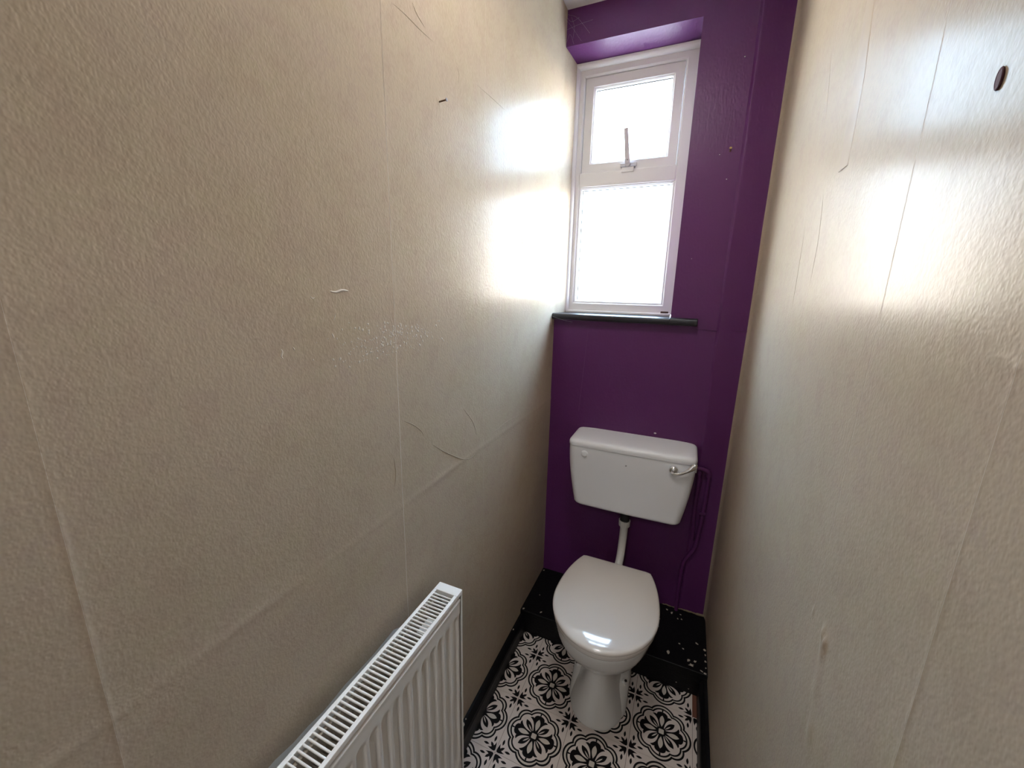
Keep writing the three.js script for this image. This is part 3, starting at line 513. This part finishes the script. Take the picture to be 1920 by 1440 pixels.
mesh('head', cyl(0.0035, 0.0042, 0.003, [0, 0.0045, 0.013], [0, 0.35, 1], 14), brass, screw);
{ // flecks of white filler on the purple paint
  const at = [[0.62, 2.26, 0.0018], [0.581, 1.97, 0.0012], [0.613, 1.888, 0.0016], [0.468, 0.915, 0.004], [0.69, 1.50, 0.0012], [0.53, 1.62, 0.0009]];
  for (const [x, y, s] of at) mesh('paint_fleck', new THREE.IcosahedronGeometry(s, 1).scale(1.3, 0.8, 0.6).translate(x, y, x > 0.65 ? 0.004 : 0.0004), std({ color: lin(0.75, 0.72, 0.72), roughness: 0.9 }), wallBack);
}
const web = mesh('cobweb', merge([[[0.004, 2.505, 0.004], [0.05, 2.47, 0.03], [0.091, 2.429, 0.002]], [[0.003, 2.44, 0.03], [0.05, 2.46, 0.012], [0.10, 2.47, 0.002]], [[0.004, 2.41, 0.01], [0.02, 2.43, 0.02], [0.031, 2.406, 0.001]], [[0.003, 2.47, 0.05], [0.02, 2.46, 0.02], [0.06, 2.41, 0.001]], [[0.003, 2.49, 0.02], [0.02, 2.475, 0.012], [0.047, 2.488, 0.001]], [[0.02, 2.49, 0.012], [0.035, 2.45, 0.018], [0.03, 2.42, 0.012]]].map((p) => tube(p, 0.00015, 20, 4))), std({ color: lin(0.6, 0.55, 0.6), roughness: 0.8 }));
tag(web, 'thin dusty cobweb in the corner above the window', 'cobweb');
const strand = mesh('cobweb', tube([[0.004, 1.385, 0.036], [0.05, 1.372, 0.038], [0.085, 1.362, 0.003]], 0.0003, 20, 4), std({ color: lin(0.6, 0.55, 0.6), roughness: 0.8 }));
tag(strand, 'single cobweb strand hanging at the left end of the black window board', 'cobweb');

// ---------------------------------------------------------------- doorway and hall behind the camera, ground outside
const hallPaint = std({ color: lin(0.72, 0.72, 0.72), roughness: 0.85 });
const HZ = BACK + 0.12, HE = 3.5, HL = -0.7, HR = 1.5;
const wf = group('wall_front'); struct(wf, 'wall around the doorway behind the viewer');
mesh('lintel', box(-0.16, W + 0.18, 2.05, CEIL, BACK, HZ), hallPaint, wf);
mesh('jamb', box(-0.16, 0.02, 0, 2.05, BACK, HZ), hallPaint, wf); mesh('jamb', box(W - 0.02, W + 0.18, 0, 2.05, BACK, HZ), hallPaint, wf);
mesh('side_wall', box(HL - 0.1, -0.16, 0, CEIL, BACK, HZ), hallPaint, wf); mesh('side_wall', box(W + 0.18, HR + 0.1, 0, CEIL, BACK, HZ), hallPaint, wf);
struct(mesh('wall_hall_end', box(HL - 0.1, HR + 0.1, 0, CEIL, HE, HE + 0.1), hallPaint), 'end wall of the hall behind the viewer');
struct(mesh('wall_hall_left', box(HL - 0.1, HL, 0, CEIL, HZ, HE), hallPaint), 'left wall of the hall behind the viewer');
struct(mesh('wall_hall_right', box(HR, HR + 0.1, 0, CEIL, HZ, HE), hallPaint), 'right wall of the hall behind the viewer');
struct(mesh('floor_hall', box(HL - 0.1, HR + 0.1, -0.12, -0.001, HZ - 0.02, HE + 0.1), std({ color: lin(0.25, 0.19, 0.14), roughness: 0.7 })), 'brown hall floor behind the viewer');
struct(mesh('ceiling_hall', box(HL - 0.1, HR + 0.1, CEIL, CEIL + 0.15, BACK + 0.1, HE + 0.1), ceilingPaint), 'hall ceiling behind the viewer');
function ceilingLamp(x, z, r, power, label) {
  const lamp = group('ceiling_lamp', x, CEIL, z); tag(lamp, label, 'lamp');
  mesh('rim', new THREE.LatheGeometry([[r, 0], [r + 0.015, 0], [r + 0.015, -0.05], [r, -0.055]].map((p) => new THREE.Vector2(...p)), 40), upvc, lamp);
  mesh('diffuser', new THREE.CylinderGeometry(r, r, 0.01, 40).translate(0, -0.045, 0), std({ color: lin(0.8, 0.78, 0.74), emissive: lin(1, 0.93, 0.82), emissiveIntensity: 1.5, roughness: 0.6 }), lamp);
  const l = new THREE.RectAreaLight(lin(1, 0.975, 0.95), power * 10, r * 1.77, r * 1.77); l.position.set(0, -0.06, 0); l.rotation.x = -Math.PI / 2; l.castShadow = true; lamp.add(l);
}
ceilingLamp(0.4, 2.85, 0.17, HALL_LIGHT, 'round flush ceiling lamp in the hall behind the viewer');
ceilingLamp(0.38, 0.95, 0.12, ROOM_LIGHT, 'round flush ceiling lamp above the viewer');
struct(mesh('ground', box(-30, 30, -0.5, -0.35, -60, -0.30), std({ color: lin(0.62, 0.50, 0.40), roughness: 0.95 })), 'pale paved yard outside the window');

renderer.render(scene, camera);
